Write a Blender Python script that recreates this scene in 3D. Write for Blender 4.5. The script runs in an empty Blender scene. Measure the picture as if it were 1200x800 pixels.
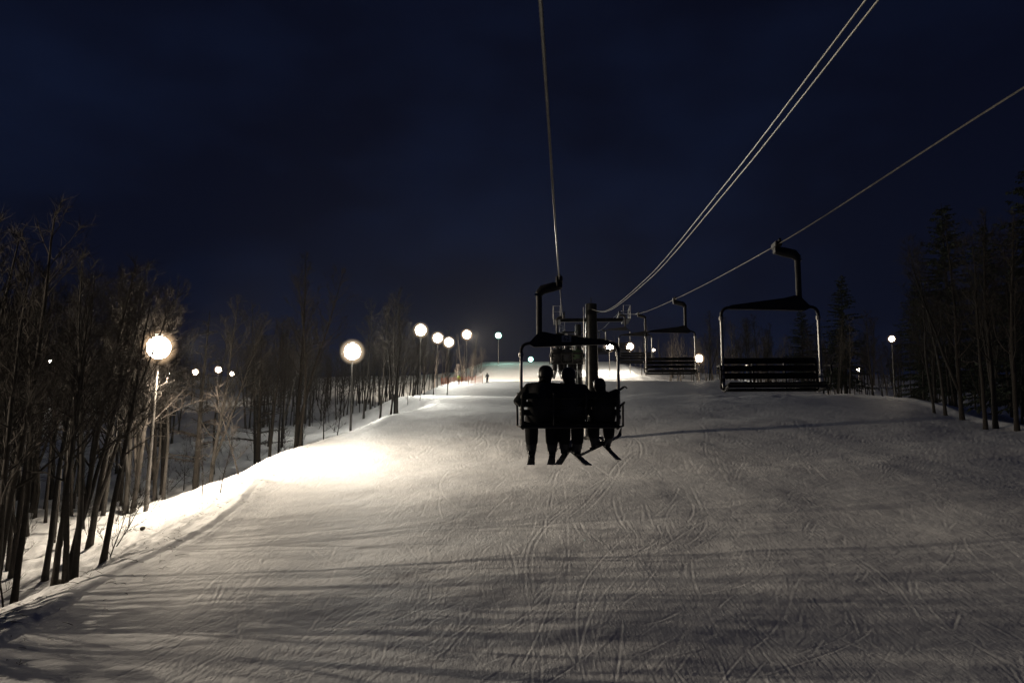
import bpy, bmesh, math, random
import numpy as np
from mathutils import Vector, Matrix, Quaternion
C = bpy.context.scene
COL = C.collection
R = math.radians

# ------------------------------------------------------------------ camera, world, exposure
CAM_Z = 7.0
PITCH = R(7.0)
F = 970.0
cd = bpy.data.cameras.new('camera'); cam = bpy.data.objects.new('camera', cd); COL.objects.link(cam)
cam.location = (0, 0, CAM_Z); cam.rotation_euler = (R(90) + PITCH, 0, 0)
cd.sensor_width = 36; cd.lens = 36 * F / 1200; cd.clip_start = 0.1; cd.clip_end = 6000
C.camera = cam
C.view_settings.view_transform = 'Standard'; C.view_settings.look = 'None'
C.view_settings.exposure = 0.0; C.view_settings.gamma = 1
C.cycles.use_denoising = True
C.cycles.max_bounces = 5; C.cycles.volume_bounces = 0
C.cycles.sample_clamp_indirect = 4
C.cycles.use_light_tree = True

w = bpy.data.worlds.new('World'); C.world = w; w.use_nodes = True
nt = w.node_tree; N = nt.nodes; L = nt.links
for n in list(N): N.remove(n)
out = N.new('ShaderNodeOutputWorld'); bg = N.new('ShaderNodeBackground'); L.new(bg.outputs[0], out.inputs[0])
tc = N.new('ShaderNodeTexCoord'); sep = N.new('ShaderNodeSeparateXYZ'); L.new(tc.outputs['Generated'], sep.inputs[0])
mp = N.new('ShaderNodeMapping'); mp.inputs['Scale'].default_value = (1.3, 1.0, 2.6); L.new(tc.outputs['Generated'], mp.inputs[0])
ns = N.new('ShaderNodeTexNoise'); ns.inputs['Scale'].default_value = 2.3; ns.inputs['Detail'].default_value = 5; ns.inputs['Roughness'].default_value = .5
L.new(mp.outputs[0], ns.inputs[0])
cr = N.new('ShaderNodeValToRGB'); cr.color_ramp.elements[0].position = .46; cr.color_ramp.elements[1].position = .80
cr.color_ramp.elements[0].color = (.0019, .0029, .0098, 1); cr.color_ramp.elements[1].color = (.0040, .0076, .0245, 1)
L.new(ns.outputs['Fac'], cr.inputs[0])
hz = N.new('ShaderNodeValToRGB'); hz.color_ramp.elements[0].position = .0; hz.color_ramp.elements[1].position = .55
hz.color_ramp.elements[0].color = (1.25, 1.35, 1.3, 1); hz.color_ramp.elements[1].color = (1, 1, 1, 1)
hz.color_ramp.interpolation = 'EASE'
L.new(sep.outputs[2], hz.inputs[0])
mx = N.new('ShaderNodeMix'); mx.data_type = 'RGBA'; mx.blend_type = 'MULTIPLY'; mx.inputs[0].default_value = 1
L.new(cr.outputs[0], mx.inputs[6]); L.new(hz.outputs[0], mx.inputs[7]); L.new(mx.outputs[2], bg.inputs[0])
bg.inputs[1].default_value = 1.0

# ------------------------------------------------------------------ helpers
def ray(px, py):
    v = 400 - py; c, s = math.cos(PITCH), math.sin(PITCH)
    y = F * c - v * s; z = F * s + v * c
    return Vector(((px - 600) / y, 1.0, z / y))
def at(px, py, d):
    r = ray(px, py); return Vector((r.x * d, d, CAM_Z + r.z * d))
def tag(o, label=None, cat=None, group=None, kind=None):
    if label: o['label'] = label
    if cat: o['category'] = cat
    if group: o['group'] = group
    if kind: o['kind'] = kind
    return o
def empty(name, loc=(0, 0, 0), rz=0):
    o = bpy.data.objects.new(name, None); COL.objects.link(o); o.location = loc; o.rotation_euler = (0, 0, rz)
    o.empty_display_size = .3
    return o
def link(name, me, parent=None, loc=None):
    o = bpy.data.objects.new(name, me); COL.objects.link(o)
    if parent: o.parent = parent
    if loc: o.location = loc
    return o
def copy_tree(o, parent=None):
    c = o.copy(); COL.objects.link(c); c.parent = parent
    for k in ('label', 'group'):
        pass
    for ch in list(o.children): copy_tree(ch, c)
    return c

class MB:
    def __init__(s): s.v = []; s.f = []
    def tube(s, pts, rad, sides=6, cap=True):
        pts = [Vector(p) for p in pts]; n = len(pts)
        if not hasattr(rad, '__len__'): rad = [rad] * n
        prev = None; base = len(s.v)
        for i, p in enumerate(pts):
            t = (pts[min(i + 1, n - 1)] - pts[max(i - 1, 0)]).normalized()
            if prev is None:
                a = Vector((0, 0, 1)) if abs(t.z) < .9 else Vector((1, 0, 0))
                u = t.cross(a).normalized()
            else:
                u = (prev - t * prev.dot(t)).normalized()
            prev = u; b = t.cross(u)
            for k in range(sides):
                an = 2 * math.pi * k / sides
                s.v.append(tuple(p + (u * math.cos(an) + b * math.sin(an)) * rad[i]))
        for i in range(n - 1):
            for k in range(sides):
                a0 = base + i * sides + k; a1 = base + i * sides + (k + 1) % sides
                s.f.append((a0, a1, a1 + sides, a0 + sides))
        if cap:
            s.f.append(tuple(base + k for k in range(sides))[::-1])
            s.f.append(tuple(base + (n - 1) * sides + k for k in range(sides)))
        return s
    def box(s, c, d, rot=None, bev=0):
        c = Vector(c); b = len(s.v); x, y, z = d[0] / 2, d[1] / 2, d[2] / 2
        if bev <= 0:
            vs = [(-x, -y, -z), (x, -y, -z), (x, y, -z), (-x, y, -z), (-x, -y, z), (x, -y, z), (x, y, z), (-x, y, z)]
            fs = [(3, 2, 1, 0), (4, 5, 6, 7), (0, 1, 5, 4), (1, 2, 6, 5), (2, 3, 7, 6), (3, 0, 4, 7)]
        else:
            bm = bmesh.new(); bmesh.ops.create_cube(bm, size=1)
            for v in bm.verts: v.co = Vector((v.co.x * d[0], v.co.y * d[1], v.co.z * d[2]))
            bmesh.ops.bevel(bm, geom=list(bm.edges), offset=bev, segments=1, affect='EDGES')
            bm.verts.index_update(); vs = [tuple(v.co) for v in bm.verts]; fs = [tuple(v.index for v in f.verts) for f in bm.faces]; bm.free()
        for v in vs:
            v = Vector(v)
            if rot is not None: v = rot @ v
            s.v.append(tuple(c + v))
        for f in fs: s.f.append(tuple(b + i for i in f))
        return s
    def prism(s, poly, y0, y1):                       # polygon in xz, extruded along y
        b = len(s.v); n = len(poly)
        for x, z in poly: s.v.append((x, y0, z))
        for x, z in poly: s.v.append((x, y1, z))
        s.f.append(tuple(b + i for i in range(n))); s.f.append(tuple(b + n + i for i in range(n))[::-1])
        for i in range(n):
            j = (i + 1) % n; s.f.append((b + j, b + i, b + n + i, b + n + j))
        return s
    def lathe(s, prof, c=(0, 0, 0), seg=16, axis='z'):
        b = len(s.v); c = Vector(c); n = len(prof)
        for r, z in prof:
            for k in range(seg):
                a = 2 * math.pi * k / seg; p = Vector((r * math.cos(a), r * math.sin(a), z))
                if axis == 'x': p = Vector((p.z, p.x, p.y))
                if axis == 'y': p = Vector((p.x, p.z, p.y))
                s.v.append(tuple(c + p))
        for i in range(n - 1):
            for k in range(seg):
                s.f.append((b + i * seg + k, b + i * seg + (k + 1) % seg, b + (i + 1) * seg + (k + 1) % seg, b + (i + 1) * seg + k))
        s.f.append(tuple(b + k for k in range(seg))[::-1]); s.f.append(tuple(b + (n - 1) * seg + k for k in range(seg)))
        return s
    def tri(s, a, b, c):
        n = len(s.v); s.v += [tuple(a), tuple(b), tuple(c)]; s.f.append((n, n + 1, n + 2)); return s
    def mesh(s, name, mat, smooth=True):
        me = bpy.data.meshes.new(name); me.from_pydata(s.v, [], s.f)
        me.materials.append(mat)
        if smooth: me.polygons.foreach_set('use_smooth', [True] * len(me.polygons))
        me.update(); return me
    def build(s, name, mat, parent=None, smooth=False):
        me = s.mesh(name, mat, smooth)
        if smooth: 
            try: me.set_sharp_from_angle(angle=R(40))
            except Exception: pass
        return link(name, me, parent)

def mat(name, col, rough=.7, metal=0, var=.25, scale=8, bump=0, bscale=40, spec=.5, obj=True):
    m = bpy.data.materials.new(name); m.use_nodes = True; t = m.node_tree; nn = t.nodes; ll = t.links
    b = nn['Principled BSDF']; b.inputs['Roughness'].default_value = rough; b.inputs['Metallic'].default_value = metal
    b.inputs['Specular IOR Level'].default_value = spec
    co = nn.new('ShaderNodeTexCoord'); no = nn.new('ShaderNodeTexNoise'); no.inputs['Scale'].default_value = scale; no.inputs['Detail'].default_value = 6
    ll.new(co.outputs['Object'], no.inputs[0])
    r = nn.new('ShaderNodeValToRGB'); r.color_ramp.elements[0].position = .3; r.color_ramp.elements[1].position = .7
    r.color_ramp.elements[0].color = tuple(c * (1 - var) for c in col) + (1,); r.color_ramp.elements[1].color = tuple(min(1, c * (1 + var)) for c in col) + (1,)
    ll.new(no.outputs['Fac'], r.inputs[0]); ll.new(r.outputs[0], b.inputs['Base Color'])
    if bump:
        n2 = nn.new('ShaderNodeTexNoise'); n2.inputs['Scale'].default_value = bscale; n2.inputs['Detail'].default_value = 4; ll.new(co.outputs['Object'], n2.inputs[0])
        bp = nn.new('ShaderNodeBump'); bp.inputs['Strength'].default_value = .6; bp.inputs['Distance'].default_value = bump
        ll.new(n2.outputs['Fac'], bp.inputs['Height']); ll.new(bp.outputs[0], b.inputs['Normal'])
    return m
def glow(name, col, strength):
    m = bpy.data.materials.new(name); m.use_nodes = True; t = m.node_tree; nn = t.nodes
    for n in list(nn): nn.remove(n)
    o = nn.new('ShaderNodeOutputMaterial'); e = nn.new('ShaderNodeEmission'); e.inputs[0].default_value = tuple(col) + (1,); e.inputs[1].default_value = strength
    t.links.new(e.outputs[0], o.inputs[0]); return m

M = dict(
    steel=mat('galvanised_steel', (.32, .32, .31), .38, .75, .25, 14, .002, 90),
    dark=mat('dark_painted_steel', (.02, .02, .021), .55, .2, .3, 10, .002, 60),
    tower=mat('weathered_tower_steel', (.03, .03, .029), .28, .9, .35, 3, .003, 30),
    rope=mat('wire_rope', (.24, .23, .20), .4, .6, .3, 30),
    slat=mat('chair_slat', (.010, .010, .009), .8, 0, .35, 12, .002, 40),
    tape=mat('reflective_tape', (.85, .85, .82), .3, 0, .05, 20),
    plate=mat('number_plate', (.45, .45, .43), .5, 0, .1, 20),
    digit=mat('number_paint', (.02, .02, .02), .6, 0, .1, 20),
    bark=mat('bark', (.024, .019, .015), .9, 0, .45, 6, .01, 25),
    bark2=mat('pale_bark', (.027, .023, .019), .85, 0, .4, 5, .008, 20),
    twig=mat('twig_bark', (.026, .02, .016), .9, 0, .35, 4),
    needle=mat('spruce_needles', (.03, .042, .024), .8, 0, .4, 1.5),
    pole=mat('lamp_pole_steel', (.14, .13, .12), .45, .5, .25, 4, .002, 20),
    wood=mat('pole_wood', (.22, .17, .12), .85, 0, .35, 6, .004, 20),
    jacket=mat('black_jacket', (.016, .016, .018), .8, 0, .3, 20, .006, 14),
    pants=mat('black_ski_pants', (.012, .012, .014), .85, 0, .3, 20, .006, 12),
    navy=mat('navy_jacket', (.012, .014, .022), .8, 0, .3, 20, .006, 14),
    green=mat('green_jacket', (.03, .06, .03), .8, 0, .3, 20, .006, 14),
    helmet=mat('helmet_shell', (.015, .015, .016), .35, 0, .2, 10),
    skin=mat('skin', (.45, .28, .2), .6, 0, .1, 20),
    goggle=mat('goggle_lens', (.02, .02, .03), .1, .5, .1, 20),
    boot=mat('boot_plastic', (.06, .06, .06), .35, 0, .3, 12),
    buckle=mat('buckle_metal', (.6, .6, .58), .3, .9, .1, 20),
    ski=mat('ski_topsheet', (.05, .05, .055), .35, 0, .4, 6),
    hivis=mat('high_visibility_jacket', (.45, .8, .12), .7, 0, .1, 10),
    orange=mat('orange_netting', (.42, .12, .05), .7, 0, .2, 5),
    rock=mat('dark_stone', (.07, .06, .05), .9, 0, .4, 8, .01, 20),
)

# ------------------------------------------------------------------ ground heights (world metres)
rng = np.random.default_rng(7)
LAT = [rng.random((256, 256)) for _ in range(6)]
def vnoise(x, y, k=0):
    g = LAT[k]; xi = np.floor(x).astype(int); yi = np.floor(y).astype(int); fx = x - xi; fy = y - yi
    fx = fx * fx * fx * (fx * (fx * 6 - 15) + 10); fy = fy * fy * fy * (fy * (fy * 6 - 15) + 10)
    a = g[xi & 255, yi & 255]; b = g[(xi + 1) & 255, yi & 255]; c = g[xi & 255, (yi + 1) & 255]; d = g[(xi + 1) & 255, (yi + 1) & 255]
    return (a * (1 - fx) + b * fx) * (1 - fy) + (c * (1 - fx) + d * fx) * fy - .5
def fbm(x, y, o=4, k=0):
    s = 0; a = 1
    for i in range(o): s = s + a * vnoise(x * 2 ** i + 17.3 * i, y * 2 ** i + 5.1 * i, (k + i) % 6); a *= .5
    return s
def smooth_interp(pts):
    ys = np.arange(-200, 1201, 1.0); v = np.interp(ys, [p[0] for p in pts], [p[1] for p in pts])
    k = np.exp(-(np.arange(-12, 13) / 5.0) ** 2); k /= k.sum()
    v = np.convolve(np.pad(v, 12, mode='edge'), k, mode='valid')
    return lambda y: np.interp(y, ys, v)
PROF = smooth_interp([(-200, -14), (-60, -6), (0, 0), (45, 5.35), (60, 7.3), (85, 10.75), (98, 12.25), (110, 13.25), (120, 13.75), (130, 14.4), (145, 16.9), (162, 19.2), (176, 19.6), (196, 20.0), (216, 22.6), (250, 29.4), (285, 35.0), (305, 36.6), (340, 37.2), (500, 36), (1200, 30)])
EL = smooth_interp([(-200, -13), (14, -10.4), (20, -10.9), (30, -11.6), (40, -12.6), (55, -13.8), (66, -12.8), (75, -10.8), (87, -7.6), (96, -8.5), (108, -13), (125, -13.6), (165, -11), (200, -10), (250, -8), (300, -8), (1200, -8)])
ER = smooth_interp([(-200, 38), (20, 38), (66, 40), (90, 46), (118, 49), (140, 46), (165, 41.5), (215, 34.5), (240, 35), (300, 36), (1200, 40)])
def fall(u, S, wd):
    u = np.maximum(u, 0); q = (u / wd) ** 1.6; return S * q / (1 + q)
def ground(x, y):
    x = np.asarray(x, float); y = np.asarray(y, float)
    el = EL(y) + .5 * np.sin(y * .21) + 1.2 * vnoise(y * .12, y * 0, 3); er = ER(y) + 1.5 * vnoise(y * .08 + 9, y * 0, 2)
    ul = el - x; ur = x - er
    z = PROF(y) - fall(ul, 5.5, 8) - fall(ur, 5.0, 13)
    st = np.clip((ul + .1) / .45, 0, 1); st = st * st * (3 - 2 * st)
    z = z + np.clip((80 - y) / 20, 0, 1) * .17 * st * np.exp(-np.maximum(ul, 0) / 5) * (1 + .7 * vnoise(y * .23, x * 0, 1))      # cut edge of the groomed piste
    z = z + .06 * np.exp(-((ul + .2) / .5) ** 2) * (y < 75) * (.7 + .4 * (vnoise(y * .3, x * 0, 1) + .5))      # ridge of pushed snow along the groomed edge
    z = z + .22 * np.exp(-((ur + .2) / .8) ** 2)
    off = np.clip(np.maximum(ul, ur) / 3, 0, 1)
    z = z + .30 * fbm(x * .09, y * .09, 2, 1) + .075 * fbm(x * .35, y * .28, 2, 2) * (1 + 1.5 * off)
    bank = np.clip((ul + .2) / 1.5, 0, 1) * (y < 130)
    z = z + bank * (.10 * fbm(x * 2.1, y * 1.7, 3, 5) + .05 * np.maximum(fbm(x * 1.3 + 40, y * 1.3, 2, 0), .1))
    z = z + .5 * fbm(x * .35, y * .3, 3, 1) * np.exp(-((y - 108) / 9) ** 2) * np.clip((x - 18) / 10, 0, 1)   # humps of snow pushed up on the crest
    z = z + off * (.22 * fbm(x * .8, y * .8, 3, 4) + .9 * fbm(x * .05, y * .05, 2, 3))
    z = z + 16 * np.clip((-x - 150) / 400, 0, 1) ** 1.3 + 10 * np.clip((x - 170) / 400, 0, 1) ** 1.3
    return z
def gz(x, y): return float(ground(np.array([x]), np.array([y]))[0])
def hit(px, py, d0=8, d1=400):
    r = ray(px, py); d = np.arange(d0, d1, .1); z = CAM_Z + r.z * d; g = ground(r.x * d, d)
    i = np.nonzero(g >= z)[0]
    k = i[0] if len(i) else len(d) - 1
    return Vector((r.x * d[k], d[k], float(g[k])))

# ski tracks pressed into the piste: a height image over the slope, sampled by the ground mesh
CELL = .035; TGAIN = .95; TX0, TX1, TY0, TY1 = -16, 48, 14, 120
def make_tracks():
    nx = int((TX1 - TX0) / CELL); ny = int((TY1 - TY0) / CELL)
    T = np.zeros((nx, ny), np.float32); r = random.Random(5)
    K = 3; oi, oj = np.meshgrid(np.arange(-K, K + 1), np.arange(-K, K + 1)); oi = oi.ravel(); oj = oj.ravel()
    def stroke(x, y, h, n, kap, dep, wid, dk=0):
        ss = np.arange(n); hh = h + kap * ss * CELL + dk * (ss * CELL) ** 2
        xs = x + np.cumsum(np.cos(hh)) * CELL; ys = y + np.cumsum(np.sin(hh)) * CELL
        wid = min(.06, wid * (1 + max(0, y - 32) / 45)); env = np.sin(np.pi * (ss + .5) / n) ** .5
        env = env * (.75 + .25 * np.sin(ss * .13 + x))
        ix = (xs - TX0) / CELL; iy = (ys - TY0) / CELL
        ci = np.round(ix).astype(int); cj = np.round(iy).astype(int)
        nxh = -np.sin(hh); nyh = np.cos(hh)
        for a, b in zip(oi, oj):
            I = ci + a; J = cj + b; ok = (I >= 0) & (I < nx) & (J >= 0) & (J < ny)
            du = ((I - ix) * nxh + (J - iy) * nyh) * CELL
            g = (-np.exp(-(du / wid) ** 2) + .75 * np.exp(-((du - 2.0 * wid) / (wid * .9)) ** 2)) * dep * env
            I = I[ok]; J = J[ok]; g = g[ok]
            cur = T[I, J]; T[I, J] = np.where(np.abs(g) > np.abs(cur), g, cur)
    def ok_x(x, y): return EL(y) - 1 < x < ER(y) + 1
    def fan(x): return -math.pi / 2 + max(-.32, min(.38, (x - 17) * .014)) + r.gauss(0, .17)
    for i in range(1700):                                     # carved arcs, mostly in pairs
        y = TY0 + (TY1 - TY0) * r.random() ** 1.25; x = r.uniform(-13, 46)
        base = fan(x) + r.gauss(0, .3)
        n = int(r.uniform(1.0, 7) / CELL); kap = r.gauss(0, .04); dep = r.uniform(.004, .012); wid = r.uniform(.02, .036)
        stroke(x, y, base, n, kap, dep, wid, r.gauss(0, .006))
        if r.random() < .7:
            s = r.uniform(.16, .55); stroke(x + s * math.sin(base), y - s * math.cos(base) * 1, base + r.gauss(0, .03), int(n * r.uniform(.7, 1)), kap, dep * r.uniform(.5, 1), wid)
    def run(x, y, h, n, amp, wl, ph, dep, wid):               # linked turns down the hill
        ss = np.arange(n) * CELL; hh = h + amp * np.cos(2 * math.pi * ss / wl + ph)
        d = np.diff(hh, prepend=hh[0])
        xs = x + np.cumsum(np.cos(hh)) * CELL; ys = y + np.cumsum(np.sin(hh)) * CELL
        w_ = dep * (.35 + .65 * np.abs(np.sin(2 * math.pi * ss / wl + ph)))
        for i0 in range(0, n - 40, 40):
            stroke_pts(xs[i0:i0 + 41], ys[i0:i0 + 41], hh[i0:i0 + 41], w_[i0:i0 + 41], wid)
    def stroke_pts(xs, ys, hh, dep, wid):
        wid = min(.06, wid * (1 + max(0, ys[0] - 32) / 45))
        ix = (xs - TX0) / CELL; iy = (ys - TY0) / CELL; ci = np.round(ix).astype(int); cj = np.round(iy).astype(int); nxh = -np.sin(hh); nyh = np.cos(hh)
        for a, b in zip(oi, oj):
            I = ci + a; J = cj + b; ok = (I >= 0) & (I < nx) & (J >= 0) & (J < ny)
            du = ((I - ix) * nxh + (J - iy) * nyh) * CELL
            g = (-np.exp(-(du / wid) ** 2) + .75 * np.exp(-((du - 2.0 * wid) / (wid * .9)) ** 2)) * dep
            I = I[ok]; J = J[ok]; g = g[ok]; cur = T[I, J]; T[I, J] = np.where(np.abs(g) > np.abs(cur), g, cur)
    for i in range(330):
        x = r.uniform(-12, 44); y = TY0 + 8 + (TY1 - TY0) * r.random(); n = int(r.uniform(6, 34) / CELL); amp = r.uniform(.05, .3); wl = r.uniform(14, 45); ph = r.uniform(0, 6.28); dep = r.uniform(.004, .011); wid = r.uniform(.02, .034)
        h = fan(x); run(x, y, h, n, amp, wl, ph, dep, wid)
        if r.random() < .6: sdx = r.uniform(.14, .4); run(x + sdx, y + r.gauss(0, .1), h, n, amp, wl, ph, dep * r.uniform(.5, 1), wid)
    for i in range(50):                                       # long runs across the slope
        y = TY0 + (TY1 - TY0) * r.random() ** 1.2; x = r.uniform(-13, 46)
        stroke(x, y, -math.pi / 2 + r.gauss(-.25, .6), int(r.uniform(9, 26) / CELL), r.gauss(0, .02), r.uniform(.004, .010), .028)
    for i in range(11000):                                     # short skid marks and clods
        y = TY0 + (TY1 - TY0) * r.random() ** 1.4; x = r.uniform(-13, 46)
        stroke(x, y, fan(x) + r.gauss(0, .4), int(r.uniform(.3, 2.4) / CELL), r.gauss(0, .15), r.uniform(-.006, .008), r.uniform(.02, .045))
    B = T.copy()
    for _ in range(2):
        B = (B + np.roll(B, 1, 0) + np.roll(B, -1, 0) + np.roll(B, 1, 1) + np.roll(B, -1, 1)) / 5
    return T, B
TR, TRB = make_tracks()
def sample(T, x, y):
    fx = (x - TX0) / CELL; fy = (y - TY0) / CELL
    ok = (fx > 1) & (fx < T.shape[0] - 2) & (fy > 1) & (fy < T.shape[1] - 2)
    fx = np.clip(fx, 1, T.shape[0] - 2.01); fy = np.clip(fy, 1, T.shape[1] - 2.01)
    i = fx.astype(int); j = fy.astype(int); a = fx - i; b = fy - j
    v = (T[i, j] * (1 - a) + T[i + 1, j] * a) * (1 - b) + (T[i, j + 1] * (1 - a) + T[i + 1, j + 1] * a) * b
    return v * ok

def snow_material():
    m = bpy.data.materials.new('snow'); m.use_nodes = True; t = m.node_tree; nn = t.nodes; ll = t.links
    b = nn['Principled BSDF']; b.inputs['Roughness'].default_value = .62; b.inputs['Specular IOR Level'].default_value = .3
    g = nn.new('ShaderNodeNewGeometry')
    n1 = nn.new('ShaderNodeTexNoise'); n1.inputs['Scale'].default_value = .7; n1.inputs['Detail'].default_value = 8; n1.inputs['Roughness'].default_value = .65
    ll.new(g.outputs['Position'], n1.inputs[0])
    r = nn.new('ShaderNodeValToRGB'); r.color_ramp.elements[0].position = .3; r.color_ramp.elements[1].position = .7
    r.color_ramp.elements[0].color = (.70, .71, .73, 1); r.color_ramp.elements[1].color = (.86, .865, .87, 1)
    ll.new(n1.outputs['Fac'], r.inputs[0]); ll.new(r.outputs[0], b.inputs['Base Color'])
    # scraped, streaky fine relief
    mpp = nn.new('ShaderNodeMapping'); mpp.inputs['Rotation'].default_value = (0, 0, R(-25)); mpp.inputs['Scale'].default_value = (9, 1.6, 3)
    ll.new(g.outputs['Position'], mpp.inputs[0])
    n2 = nn.new('ShaderNodeTexNoise'); n2.inputs['Scale'].default_value = 1.0; n2.inputs['Detail'].default_value = 5; n2.inputs['Distortion'].default_value = .8
    ll.new(mpp.outputs[0], n2.inputs[0])
    n3 = nn.new('ShaderNodeTexNoise'); n3.inputs['Scale'].default_value = 14; n3.inputs['Detail'].default_value = 5
    ll.new(g.outputs['Position'], n3.inputs[0])
    b1 = nn.new('ShaderNodeBump'); b1.inputs['Strength'].default_value = .5; b1.inputs['Distance'].default_value = .028; ll.new(n2.outputs['Fac'], b1.inputs['Height'])
    b2 = nn.new('ShaderNodeBump'); b2.inputs['Strength'].default_value = .5; b2.inputs['Distance'].default_value = .022; ll.new(n3.outputs['Fac'], b2.inputs['Height'])
    ll.new(b1.outputs[0], b2.inputs['Normal']); ll.new(b2.outputs[0], b.inputs['Normal'])
    return m
M['snow'] = snow_material()

def make_ground():
    A = R(34); a1 = np.linspace(-A, A, 960); a2 = np.linspace(A, 2 * math.pi - A, 96)[1:-1]
    ang = np.concatenate([a1, a2]); rr = [2.0]
    while rr[-1] < 900:
        r0 = rr[-1]
        rr.append(r0 + (.5 if r0 < 14 else max(.04, r0 * r0 / 9500) if r0 < 150 else r0 * .018))
    rr = np.array(rr); nA, nR = len(ang), len(rr)
    AA, RR = np.meshgrid(ang, rr, indexing='ij')
    X = (np.sin(AA) * RR).ravel(); Y = (np.cos(AA) * RR).ravel()
    Z = ground(X, Y)
    far = np.clip((Y - 60) / 20, 0, 1)
    fade = 1 - np.clip((Y - 95) / 25, 0, 1)
    offp = 1 - np.clip((EL(Y) - X) / .8, 0, 1)
    inview = np.abs(np.arctan2(X, Y)) < A
    Z = Z + (sample(TR, X, Y) * (1 - far) + sample(TRB, X, Y) * far * 1.3) * TGAIN * (1 + np.clip((Y - 28) / 30, 0, 1.1)) * fade * offp * inview
    Z = Z + .014 * fbm(X * 2.2, Y * 2.2, 2, 2) * inview
    v = np.stack([X, Y, Z], 1); v = np.vstack([v, [[0, 0, gz(0, 0)]]])
    i, j = np.meshgrid(np.arange(nA), np.arange(nR - 1), indexing='ij'); i2 = (i + 1) % nA
    q = np.stack([i * nR + j, i * nR + j + 1, i2 * nR + j + 1, i2 * nR + j], -1).reshape(-1, 4)
    tri = np.stack([np.full(nA, nA * nR), np.arange(nA) * nR, ((np.arange(nA) + 1) % nA) * nR], 1)
    me = bpy.data.meshes.new('snow_slope'); nv = len(v); nl = q.size + tri.size; nf = len(q) + len(tri)
    me.vertices.add(nv); me.vertices.foreach_set('co', v.astype(np.float32).ravel())
    me.loops.add(nl); me.loops.foreach_set('vertex_index', np.concatenate([q.ravel(), tri.ravel()]).astype(np.int32))
    me.polygons.add(nf); me.polygons.foreach_set('loop_start', np.concatenate([np.arange(len(q)) * 4, q.size + np.arange(len(tri)) * 3]).astype(np.int32))
    me.polygons.foreach_set('use_smooth', np.ones(nf, bool)); me.materials.append(M['snow']); me.update(calc_edges=True)
    o = link('snow_slope', me); tag(o, 'snow covered ski slope crossed by ski tracks', kind='structure')
make_ground()

# ------------------------------------------------------------------ lamps
LIGHTS = {}; HALO = {}
def halo_glow(col):                                       # halo imitated by an added see-through emissive shell, fading toward its rim
    m = bpy.data.materials.new('lamp_halo'); m.use_nodes = True; t = m.node_tree; nn = t.nodes; ll = t.links
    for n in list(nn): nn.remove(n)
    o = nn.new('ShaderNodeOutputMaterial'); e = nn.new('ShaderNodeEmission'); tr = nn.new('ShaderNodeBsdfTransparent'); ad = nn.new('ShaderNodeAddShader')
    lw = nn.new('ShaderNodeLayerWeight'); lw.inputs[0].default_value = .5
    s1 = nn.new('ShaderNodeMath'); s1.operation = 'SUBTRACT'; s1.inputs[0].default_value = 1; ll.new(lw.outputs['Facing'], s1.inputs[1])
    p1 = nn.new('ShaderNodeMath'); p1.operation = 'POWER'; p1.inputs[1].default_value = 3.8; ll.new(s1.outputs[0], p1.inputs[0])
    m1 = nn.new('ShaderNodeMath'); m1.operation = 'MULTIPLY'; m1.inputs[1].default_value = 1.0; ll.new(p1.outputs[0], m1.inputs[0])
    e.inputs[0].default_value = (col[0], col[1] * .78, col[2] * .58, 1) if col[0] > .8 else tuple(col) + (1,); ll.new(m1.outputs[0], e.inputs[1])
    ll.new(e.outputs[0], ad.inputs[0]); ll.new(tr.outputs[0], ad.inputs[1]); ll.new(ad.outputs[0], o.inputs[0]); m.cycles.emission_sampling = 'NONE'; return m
def lamp(px, py, d, r, I, col, label, group='floodlights along the ski slopes', style='steel', xy=None, z=None, lean=0, aim=None, beam=0, globe=None, cone=160, blend=.45, far=None, soft=.3):
    p = at(px, py, d) if xy is None else Vector((xy[0], xy[1], z))
    g = gz(p.x, p.y); H = p.z - g
    root = empty('floodlight_pole', (p.x, p.y, g - .1)); tag(root, label, 'floodlight', group)
    top = H + .1 - r
    m = MB().tube([(-lean * H * .9, 0, 0), (-lean * H * .45, 0, H * .5), (0, 0, top + .02)], [.11 + .003 * H, .1, .07], 10); m.build('pole', M['pole'] if style == 'steel' else M['wood'], root, True)
    MB().lathe([(.1, top - .14), (.16, top - .12), (.16, top - .02), (.24, top + .03), (.24, top + .07)], seg=12).build('collar', M['dark'], root, True)
    Ig = I if globe is None else globe
    key = (col, round(Ig / r / r)); rb = r * .84
    if key not in LIGHTS: LIGHTS[key] = glow('lamp_bulb', col, Ig / (math.pi * rb * rb))
    if col not in HALO: HALO[col] = halo_glow(col)
    for nm, q, m_, sg in (('lamp_bulb', rb, LIGHTS[key], 26), ('halo_shell', r * 1.45, HALO[col], 28)):  # the outer shell is added only to imitate the halo round the bulb
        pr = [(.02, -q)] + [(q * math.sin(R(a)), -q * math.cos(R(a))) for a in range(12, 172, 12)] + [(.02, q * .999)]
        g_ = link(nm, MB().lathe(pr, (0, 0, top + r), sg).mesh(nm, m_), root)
    MB().lathe([(.26, 0), (.24, .06), (.1, .12), (.02, .14)], (0, 0, top + 2 * r - .03), 12).build('cap', M['dark'], root, True)
    beams = [(aim, beam, cone, blend)] if beam else []
    if far: beams.append((far[0], far[1], far[2], 1.0))
    for aim, beam, cone, blend in beams:                                                # the reflector throws its beam out over the piste
        ld = bpy.data.lights.new('beam', 'SPOT'); ld.energy = beam * 4 * math.pi; ld.color = col if col != GRN else (.62, 1, .86); ld.shadow_soft_size = soft; ld.spot_size = R(cone); ld.spot_blend = blend
        lo = link('beam', ld, root); dv = Vector(aim).normalized(); lo.location = Vector((0, 0, top + r)) + dv * (r * 1.5 + .2); lo.rotation_euler = dv.to_track_quat('-Z', 'Y').to_euler()
    return root
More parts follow.
